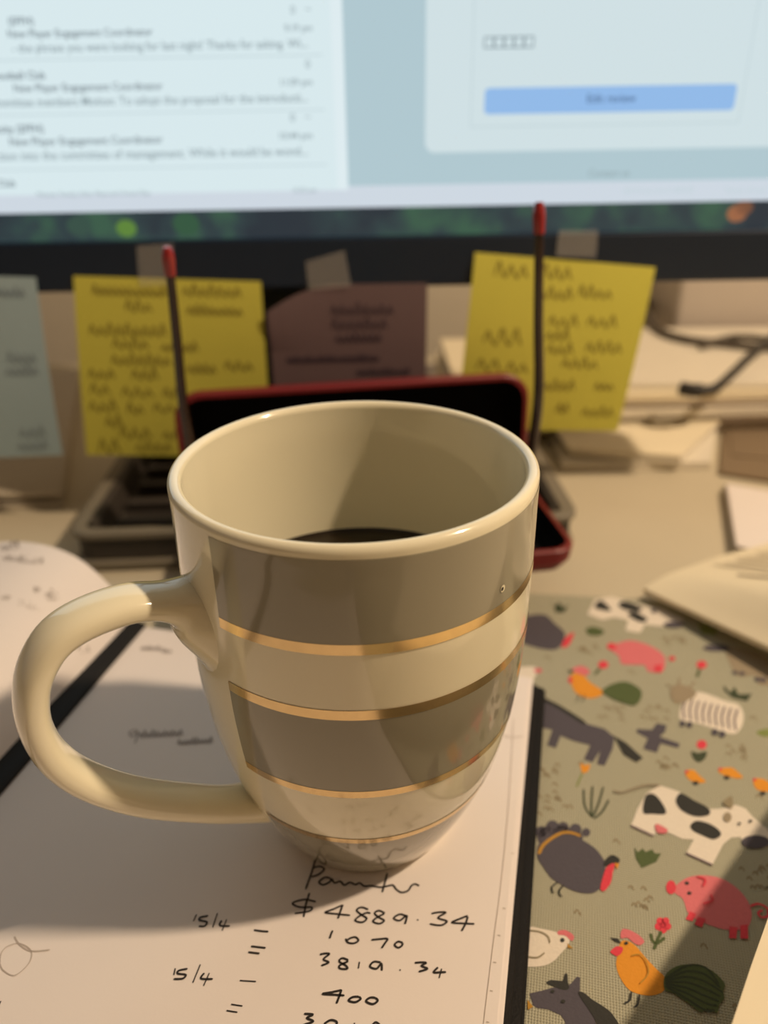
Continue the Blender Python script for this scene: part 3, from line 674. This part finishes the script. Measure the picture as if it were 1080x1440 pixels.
e_mail, e_gap, e_page, e_card, e_strip, e_btn = em('mail', (216, 233, 237)), em('gap', (176, 200, 208)), em('page', (190, 209, 215)), em('card', (208, 224, 228)), em('strip', (206, 216, 226)), em('button', (146, 186, 232))
e_txt, e_txt2, e_line, e_btxt = em('text', (112, 128, 136)), em('text_light', (142, 160, 166)), em('line', (190, 208, 213)), em('button_text', (84, 112, 152))
xm = S(470, 150).x; xg = S(486, 150).x; xp = S(598, 150).x
zl = S(300, 270).z; zr = S(800, 256).z
panel('browser_window', xg, zwin, XR - 0.009, ztop - 0.002, e_gap, scr, 0.0002)
panel('mail_window', XL + 0.009, zwin, xm, ztop - 0.002, e_mail, scr, 0.0003)
panel('scroll_strip', xm, zwin, xg, ztop - 0.002, em('scroll', (222, 236, 240)), scr, 0.0003)
panel('mail_footer', XL + 0.009, zwin, xg, zl, e_strip, scr, 0.0004)
panel('page_area', xg, zr, XR - 0.009, ztop - 0.002, e_page if False else e_gap, scr, 0.0003)
panel('browser_footer', xg, zwin, XR - 0.009, zr, e_strip, scr, 0.0004)
zc0 = S(700, 213).z
panel('review_panel', xp, zc0, XR + 0.0 - 0.009, ztop - 0.04, e_card, scr, 0.0005, 0.004)
# card outline
x0, x1 = S(663, 100).x, S(1050, 100).x; z0, z1 = S(850, 176).z, ztop - 0.05; t = 0.0004
for a, b, c, d in ((x0, z0, x1, z0 + t), (x0, z0, x0 + t, z1), (x1 - t, z0, x1, z1)): panel('card_outline', a, b, c, d, e_line, scr, 0.0006)
bx0, bx1 = S(681, 140).x, S(1033, 138).x; bz0, bz1 = S(857, 158).z, S(857, 121).z
panel('edit_button', bx0, bz0, bx1, bz1, e_btn, scr, 0.0007, 0.0018)
kx0, kx1 = S(680, 60).x, S(750, 60).x; kz0, kz1 = S(715, 68).z, S(715, 51).z
for k in range(5): # row of five small rating boxes
    a = kx0 + (kx1 - kx0) * k / 5
    for q in ((a, kz0, a + 0.0042, kz0 + 0.0006), (a, kz1 - 0.0006, a + 0.0042, kz1), (a, kz0, a + 0.0006, kz1), (a + 0.0036, kz0, a + 0.0042, kz1)): panel('rating_box', *q, e_txt2, scr, 0.0007)
for yl in (82, 159, 236):
    zz = S(230, yl).z; panel('divider', XL + 0.009, zz, xm - 0.004, zz + 0.0004, e_line, scr, 0.0005)
def text(s, px, py, hpx, material, parent, align='LEFT', lift=0.0009, bold=0.0):
    p = S(px, py); sz = (S(px, py - hpx).z - p.z) / 0.70
    cu = D.curves.new('t', 'FONT'); cu.body = s; cu.size = sz; cu.align_x = align; cu.offset = bold * sz; cu.resolution_u = 2
    o = D.objects.new('t', cu); COL.objects.link(o); bpy.context.view_layer.update()
    me = D.meshes.new_from_object(o.evaluated_get(bpy.context.evaluated_depsgraph_get()))
    D.objects.remove(o)
    for v in me.vertices: v.co = Vector((p.x + v.co.x, YS - lift - 0.47, p.z + v.co.y))
    me.materials.clear()
    return link('screen_text', me, material, parent)
NP = 'New Player Engagement Coordinator'
for dy, a, b, c, d, ic in ((0, '(SFFH)', ' - the phrase you were looking for last night! Thanks for asking. Wi...', '9:19 pm', 50, True),
                           (76, 'Football Club', 'committee members Motion: To adopt the proposal for the introducti...', '11:09 pm', 66, False),
                           (151, 'Community (SFFH)', 'introduction into the committee of management. While it would be wond...', '10:44 pm', 64, True)):
    text(a, d, 35 + dy, 11, e_txt, scr, 'RIGHT', bold=0.015)
    text(NP, 216 + (14 if dy else 0), 50 + dy, 11, e_txt, scr, 'RIGHT', bold=0.01)
    text(b, 434, 67 + dy, 12.3, e_txt2, scr, 'RIGHT', bold=0.01)
    text(c, 440, 44 + dy, 10, e_txt2, scr, 'RIGHT', bold=0.01)
    text('0', 416 if ic else 437, 20 + dy, 12, e_txt2, scr, 'RIGHT')
    if ic: text('~', 438, 18 + dy, 12, e_txt2, scr, 'RIGHT')
text('Club', 24, 262, 10, e_txt, scr, 'RIGHT', bold=0.015)
text('Motion: Family, Kids, Meet and Greet Day', 212, 274, 7, e_txt2, scr, 'RIGHT'); text('10:32 pm', 446, 270, 7, e_txt2, scr, 'RIGHT')
text('Edit review', 858, 144, 12, e_btxt, scr, 'CENTER', bold=0.01)
text('Contact us', 855, 248, 10, e_txt2, scr, 'CENTER'); text('All Prices are in $AUD', 925, 271, 8, e_line, scr, 'CENTER'); text('Terms of use', 1045, 271, 8, e_line, scr, 'CENTER')
for x, y, c, r in ((178, 321, (120, 168, 78), 0.0045), (1036, 300, (196, 130, 92), 0.0045), (1046, 292, (150, 104, 80), 0.004), (110, 318, (74, 104, 92), 0.005), (262, 315, (70, 112, 84), 0.006)):
    p = S(x, y); mesh('wallpaper_spot', [(p.x + r * math.cos(a), YS - 0.00015 - 0.47, min(zwin, max(zs0, p.z + r * 0.8 * math.sin(a)))) for a in [2 * math.pi * k / 16 for k in range(16)]], [tuple(range(16))], em('spot_%d_%d' % (x, y), c, 0.6), scr)

# ------------------------------------------------------------------ sticky notes taped below the screen
def note(name, label, TL, TR, BR, BL, material, inkmat, words, tapeq, curl=0.006, bulge=0.0, fold=None):
    Yt, Yb = YM - 0.0046, YM - 0.0046 - curl
    a, b, c, d = AY(*TL, Yt), AY(*TR, Yt), AY(*BR, Yb), AY(*BL, Yb)
    t = thing(name, label, 'sticky note', ((a.x + b.x) / 2, Yt, (c.z + d.z) / 2), 0, 'sticky notes taped along the bottom of the monitor')
    def P(u, v):
        p = (a * (1 - u) + b * u) * (1 - v) + (d * (1 - u) + c * u) * v
        p = p.copy(); k = v * v - v
        p.y += k * curl * 0.9 - bulge * math.sin(math.pi * u) * v
        if fold and u < fold[0] and v < 0.35:
            f = (1 - u / fold[0]) ** 2 * (1 - v / 0.35); p.z -= fold[1] * f; p.y -= fold[1] * 0.4 * f
        return p
    n = 14; vs = []; fs = []
    for side in (0, 1):
        for j in range(n + 1):
            for i in range(n + 1):
                p = P(i / n, j / n); p.y += 0.00025 * side; vs.append(local(t, p))
    Wn = n + 1; B = Wn * Wn
    for j in range(n):
        for i in range(n):
            q = j * Wn + i; fs.append((q, q + Wn, q + Wn + 1, q + 1)); fs.append((B + q, B + q + 1, B + q + Wn + 1, B + q + Wn))
    for i in range(n):
        fs.append((i, i + 1, B + i + 1, B + i)); q = n * Wn + i; fs.append((q, B + q, B + q + 1, q + 1))
        q = i * Wn; fs.append((q, B + q, B + q + Wn, q + Wn)); q += n; fs.append((q, q + Wn, B + q + Wn, B + q))
    mesh('sheet', vs, fs, material, t, False)
    W_, H_ = (b - a).length, (a - d).length
    def proj(x, y):
        u, v = x, y
        e = 0.01; nu = (P(u + e, v) - P(u - e, v)).cross(P(u, v + e) - P(u, v - e)).normalized()
        if nu.y > 0: nu = -nu
        return P(u, v), nu
    ik = Ink(proj)
    for k, (u, v, wd, hh) in enumerate(words):
        rn = random.Random(k * 7 + len(words)); nl = max(2, int(wd / hh * 1.1)); pts = []
        for i in range(nl):
            x0 = u + wd * i / nl; q = wd / nl; up = hh * rn.choice((0.8, 1.0, 1.0, 1.3))
            pts += [(x0, v), (x0 + q * 0.3, v - up), (x0 + q * 0.55, v - up * 0.35), (x0 + q * 0.8, v)]
        ik.stroke(pts, 0.0008, 3, 0.0002)
    if words: ik.build('handwriting', inkmat, t)['kind'] = 'stuff'
    if tapeq:
        q = [AY(*pp, YM - 0.0043 - (0.0014 if i > 1 else 0)) for i, pp in enumerate(tapeq)]
        vs = [local(t, p) for p in q] + [local(t, p + Vector((0, -0.0001, 0))) for p in q]
        mesh('tape', vs, [(0, 1, 2, 3), (7, 6, 5, 4), (0, 4, 5, 1), (1, 5, 6, 2), (2, 6, 7, 3), (3, 7, 4, 0)], M_tape, t)
    return t
note('sticky_note', 'pale blue sticky note hanging from the monitor beside a yellow note', (-150, 385), (50, 390), (88, 640), (-130, 648), M_blue, M_noteink_b,
     [(0.72, 0.10, 0.2, 0.04), (0.74, 0.45, 0.2, 0.045), (0.72, 0.52, 0.22, 0.045), (0.75, 0.88, 0.18, 0.05), (0.73, 0.96, 0.2, 0.045)], [(-60, 345), (-10, 345), (-8, 400), (-58, 400)])
note('sticky_note', 'yellow sticky note with lines of writing behind the left arm of the glasses', (103, 388), (367, 396), (384, 642), (122, 640), M_yel, M_noteink,
     [(0.1, 0.09, 0.4, 0.04), (0.58, 0.08, 0.32, 0.045), (0.27, 0.17, 0.15, 0.045), (0.6, 0.18, 0.3, 0.04), (0.07, 0.30, 0.42, 0.05), (0.19, 0.37, 0.2, 0.05), (0.45, 0.38, 0.2, 0.04), (0.18, 0.46, 0.32, 0.05), (0.58, 0.50, 0.16, 0.04), (0.78, 0.48, 0.16, 0.05),
      (0.05, 0.54, 0.15, 0.05), (0.28, 0.54, 0.15, 0.05), (0.05, 0.63, 0.12, 0.06), (0.22, 0.64, 0.18, 0.05), (0.44, 0.64, 0.1, 0.05), (0.04, 0.73, 0.16, 0.055), (0.24, 0.74, 0.1, 0.05), (0.38, 0.73, 0.13, 0.05), (0.12, 0.82, 0.1, 0.055),
      (0.19, 0.89, 0.18, 0.06), (0.42, 0.89, 0.16, 0.05), (0.07, 0.98, 0.13, 0.065), (0.27, 0.97, 0.2, 0.05), (0.55, 0.97, 0.15, 0.05)], [(192, 346), (243, 342), (246, 400), (196, 402)])
note('sticky_note', 'dark mauve sticky note hanging above the upright lid of the case', (374, 402), (601, 398), (597, 640), (394, 645), M_mauve, M_noteink_m,
     [(0.40, 0.16, 0.4, 0.05), (0.40, 0.24, 0.36, 0.05), (0.42, 0.31, 0.3, 0.04), (0.1, 0.42, 0.6, 0.03), (0.55, 0.50, 0.35, 0.03)], [(430, 368), (484, 352), (494, 402), (434, 408)], fold=(0.45, 0.011))
note('sticky_note', 'tilted yellow sticky note behind the right arm of the glasses', (668, 355), (922, 376), (868, 606), (640, 604), M_yel, M_noteink,
     [(0.12, 0.11, 0.2, 0.06), (0.38, 0.10, 0.18, 0.06), (0.38, 0.21, 0.2, 0.05), (0.60, 0.19, 0.2, 0.05), (0.10, 0.48, 0.24, 0.07), (0.46, 0.36, 0.18, 0.05), (0.68, 0.35, 0.18, 0.05), (0.46, 0.44, 0.14, 0.05), (0.48, 0.52, 0.16, 0.05), (0.70, 0.50, 0.22, 0.05),
      (0.08, 0.63, 0.16, 0.06), (0.26, 0.64, 0.14, 0.06), (0.58, 0.60, 0.22, 0.05), (0.45, 0.74, 0.24, 0.05), (0.8, 0.73, 0.12, 0.04), (0.60, 0.88, 0.08, 0.06), (0.76, 0.90, 0.2, 0.05)], [(786, 324), (841, 324), (838, 362), (782, 360)], curl=0.008)

# ------------------------------------------------------------------ papers and things on the right
# a stack of paper whose top sheet reaches into the bottom corner of the picture
ps = thing('paper_stack', 'tall stack of blank cream paper at the near corner of the fabric folder', 'paper stack', (0.17, 0.06, ZP))
edge = [(0.030, 0.0395), (0.0500, 0.0665), (0.0575, 0.0767), (0.0665, 0.0885), (0.0749, 0.0992), (0.100, 0.1245), (0.132, 0.156), (0.150, 0.1735)]
def sheetpoly(ins, z0, z1, name, material):
    pts = [Vector((x + ins * 0.75, y - ins * 0.66, 0)) for x, y in edge] + [Vector((0.27, 0.08, 0)), Vector((0.17, -0.05, 0))]
    n = len(pts); vs = [local(ps, p + UPZ * z0) for p in pts] + [local(ps, p + UPZ * z1) for p in pts]
    mesh(name, vs, [tuple(range(n))[::-1], tuple(range(n, 2 * n))] + [(i, (i + 1) % n, n + (i + 1) % n, n + i) for i in range(n)], material, ps)
zz = ZP + 0.0001
for k in range(9):
    h = 0.0041; sheetpoly(0.011 + 0.0015 * math.sin(k * 2.3), zz, zz + h - 0.0002, 'paper_ream', M_paper3); zz += h
sheetpoly(0.0, zz, zz + 0.0006, 'top_sheet', M_paper2)

# booklet lying over the far end of the folder
C0 = G(905, 827, 0.0085); E1 = G(1080, 766, 0.010) - C0; E2 = G(1080, 908, 0.0125) - C0
bk = thing('booklet', 'cream printed booklet overlapping the far edge of the fabric folder', 'booklet', (C0.x + 0.06, C0.y, 0.004))
def bks(a, b):
    p = C0 + E1 * (1.9 * a) + E2 * (1.7 * b)
    w = 0.05 + 0.07 * b
    p.z += (0.003 + 0.022 * min(b, 0.7)) * (1 - math.exp(-(a / w) ** 2)) - 0.008 * max(0, a - 0.3) * 1.2
    return p
n = 22; vs = []; fs = []
for side in (0, 1):
    for j in range(n + 1):
        for i in range(n + 1):
            p = bks(i / n, j / n); p.z -= side * 0.0022; vs.append(local(bk, p))
Wn = n + 1; B = Wn * Wn
for j in range(n):
    for i in range(n):
        q = j * Wn + i; fs.append((q, q + 1, q + Wn + 1, q + Wn)); fs.append((B + q, B + q + Wn, B + q + Wn + 1, B + q + 1))
for i in range(n):
    fs.append((i, B + i, B + i + 1, i + 1)); q = n * Wn + i; fs.append((q, q + 1, B + q + 1, B + q))
    q = i * Wn; fs.append((q, q + Wn, B + q + Wn, B + q)); q += n; fs.append((q, B + q, B + q + Wn, q + Wn))
mesh('pages', vs, fs, M_paper2, bk, True)
def bkproj(a, b):
    e = 0.01; nn = (bks(a + e, b) - bks(a - e, b)).cross(bks(a, b + e) - bks(a, b - e)).normalized()
    if nn.z < 0: nn = -nn
    return bks(a, b), nn
ik = Ink(bkproj)
for k in range(10): ik.stroke([(0.22 + 0.03 * k, 0.07 + 0.02 * (k % 3)), (0.225 + 0.03 * k, 0.25), (0.22 + 0.03 * k, 0.45)], 0.0009, 4, 0.0003)
ik.build('printed_lines', M_print, bk)
ik = Ink(bkproj); ik.stroke([(0.172, 0.235), (0.18, 0.3), (0.195, 0.42)], 0.0018, 4, 0.0003); ik.build('printed_heading', M_print, bk)

def quadslab(name, pts, z0, z1, material, parent):
    """pts: four pixel corners of the top face"""
    top = [G(x, y, z1) for x, y in pts]; n = len(top)
    vs = [local(parent, p) for p in top] + [local(parent, Vector((p.x, p.y, z0))) for p in top]
    return mesh(name, vs, [tuple(range(n)), tuple(range(n, 2 * n))[::-1]] + [(i, n + i, n + (i + 1) % n, (i + 1) % n) for i in range(n)], material, parent)
c = G(1100, 720, 0)
pd = thing('writing_pad', 'thin white writing pad on the desk behind the printed booklet', 'writing pad', (c.x, c.y, 0.0))
for k in range(3):
    quadslab('sheet', [(1020 + k, 680), (1250, 720), (1290, 835), (1034 + k, 767)], 0.0003 + 0.002 * k, 0.0022 + 0.002 * k, M_paper, pd)
# low stack of paper under the tilted note
c = G(900, 640, 0)
st = thing('paper_stack', 'low stack of white paper on the desk under the tilted yellow note', 'paper stack', (c.x, c.y, 0))
quadslab('lower_sheets', [(772, 603), (1010, 590), (1000, 650), (790, 652)], 0.0002, 0.0045, M_paper3, st)
quadslab('upper_sheets', [(790, 592), (1015, 588), (958, 643), (800, 632)], 0.0046, 0.0094, M_paper3, st)
quadslab('top_sheet', [(770, 585), (1018, 588), (955, 641), (798, 630)], 0.0095, 0.0102, M_paper2, st)
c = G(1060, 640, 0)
ev = thing('shade_sheet', 'brown sheet painted as the shadow beside the low paper stack', 'shade_sheet', (c.x, c.y, 0))  # dull brown sheets that paint the shadow lying on the papers
quadslab('shade_sheet_base', [(1018, 592), (1180, 600), (1180, 690), (1012, 664)], 0.0002, 0.0022, M_brown, ev)
quadslab('shade_sheet_top', [(1024, 596), (1100, 600), (1090, 645), (1030, 640)], 0.0023, 0.0028, M_brown, ev)
# pile of magazines and letters behind the monitor
pile = thing('magazine_pile', 'untidy pile of papers and magazines on the desk behind the monitor', 'paper pile', (0.20, 0.53, 0))
zz = 0.0003; rnd = random.Random(5)
for k in range(7):
    hgt = (0.004, 0.0062, 0.003, 0.0058, 0.0045, 0.0052, 0.0035)[k]
    a = math.radians(rnd.uniform(-5, 5)); bm = bmesh.new(); bmesh.ops.create_cube(bm, size=1)
    bmesh.ops.scale(bm, vec=(0.34 - 0.01 * k, 0.145, hgt - 0.0004), verts=bm.verts)
    bmesh.ops.rotate(bm, cent=(0, 0, 0), matrix=Matrix.Rotation(a, 3, 'Z'), verts=bm.verts)
    bmesh.ops.translate(bm, vec=(rnd.uniform(-0.008, 0.008), rnd.uniform(-0.006, 0.006), zz + hgt / 2), verts=bm.verts)
    from_bm('magazine', bm, (M_paper3, M_paper, M_paper2, M_paper3, M_paper, M_paper2, M_paper3)[k], pile); zz += hgt
ZPL = zz
dv = thing('network_box', 'pale grey box with rounded edges behind the magazine pile', 'device', (0.335, 0.655, 0))
box('case', (0, 0, 0.036), (0.20, 0.075, 0.0715), M_device, dv, 0.006, 4); box('seam', (0, 0, 0.0735), (0.192, 0.070, 0.004), M_devdk, dv, 0.001); box('lid', (0, 0, 0.081), (0.20, 0.075, 0.012), M_device, dv, 0.004, 3)
def cable(label, pts, r, material, z=None):
    P = catmull([G(x, y, (z or ZPL) + r + dz) for x, y, dz in pts], 8)
    o0 = P[0]; o = tube('cable', [p - o0 for p in P], r, material); o.location = o0
    return tag(o, label, 'cable')
cable('dark cable curving round behind the tilted yellow note', [(905, 400, 0.004), (912, 438, 0.001), (928, 464, 0.0003), (965, 477, 0.0003), (1010, 482, 0.0003), (1060, 487, 0.0003), (1110, 490, 0.0003)], 0.0028, M_cable2)
cable('grey cable arching over in front of the pale grey box', [(985, 487, 0.0003), (1020, 476, 0.003), (1050, 474, 0.006), (1085, 478, 0.006), (1120, 484, 0.004)], 0.0024, M_cable2)
pg_ = thing('plug_cable', 'black plug and thick cord lying on the magazine pile', 'cable', G(985, 550, ZPL))
P = [G(x, y, ZPL + 0.003 + dz) for x, y, dz in ((1100, 462, 0.012), (1062, 494, 0.008), (1028, 527, 0.003), (1005, 546, 0.001), (984, 549, 0.0005))]
tube('cord', [local(pg_, p) for p in catmull(P, 8)], 0.0029, M_cable, pg_)
P = [G(x, y, ZPL + 0.0042) for x, y in ((986, 549), (972, 549), (958, 546))]
tube('plug', [local(pg_, p) for p in P], 0.0042, M_cable, pg_, 12)

# ------------------------------------------------------------------ papers behind on the left
c = G(20, 620, 0)
lf = thing('paper_folder', 'dull grey-brown folder of papers left of the desk tray', 'folder', (c.x, c.y, 0))
M_dull = mat('folder_dull', srgb(196, 186, 168), 0.8, var=0.05)
quadslab('back_cover', [(-160, 540), (112, 520), (90, 706), (-160, 716)], 0.0002, 0.003, M_dull, lf)
quadslab('loose_sheets', [(-160, 545), (108, 528), (88, 688), (-160, 698)], 0.0031, 0.006, M_paper3, lf)
quadslab('front_cover', [(-160, 548), (110, 526), (86, 692), (-160, 702)], 0.0061, 0.0085, M_dull, lf)
# ------------------------------------------------------------------ desk lamp (beyond the right edge of the picture)
lamp = thing('desk_lamp', 'dark metal desk lamp shining on the mug from the right', 'lamp', (0.64, 0.30, 0))
lathe('base', [(0.0001, 0.0002), (0.075, 0.0002), (0.08, 0.004), (0.078, 0.014), (0.02, 0.02), (0.0001, 0.02)], M_metal, lamp, seg=40)
hd = LAMP - Vector((0.64, 0.30, 0))
tube('stem', catmull([Vector((0, 0, 0.015)), Vector((0.03, 0.03, 0.40)), Vector((0.02, 0.02, 0.75)), Vector((hd.x * 0.6, hd.y * 0.6, 0.95)), hd + Vector((0, 0, 0.075))], 8), 0.006, M_metal, lamp, 10)
sh = lathe('shade', [(0.10, -0.005), (0.085, 0.035), (0.05, 0.075), (0.018, 0.085), (0.0001, 0.085), (0.0001, 0.082), (0.017, 0.082), (0.048, 0.072), (0.082, 0.034), (0.098, -0.005), (0.10, -0.005)], M_metal, lamp, seg=48); sh.location = hd
bl = lathe('bulb_socket', [(0.0001, 0.02), (0.012, 0.02), (0.014, 0.06), (0.016, 0.083), (0.0001, 0.083)], M_shade, lamp, seg=20); bl.location = hd
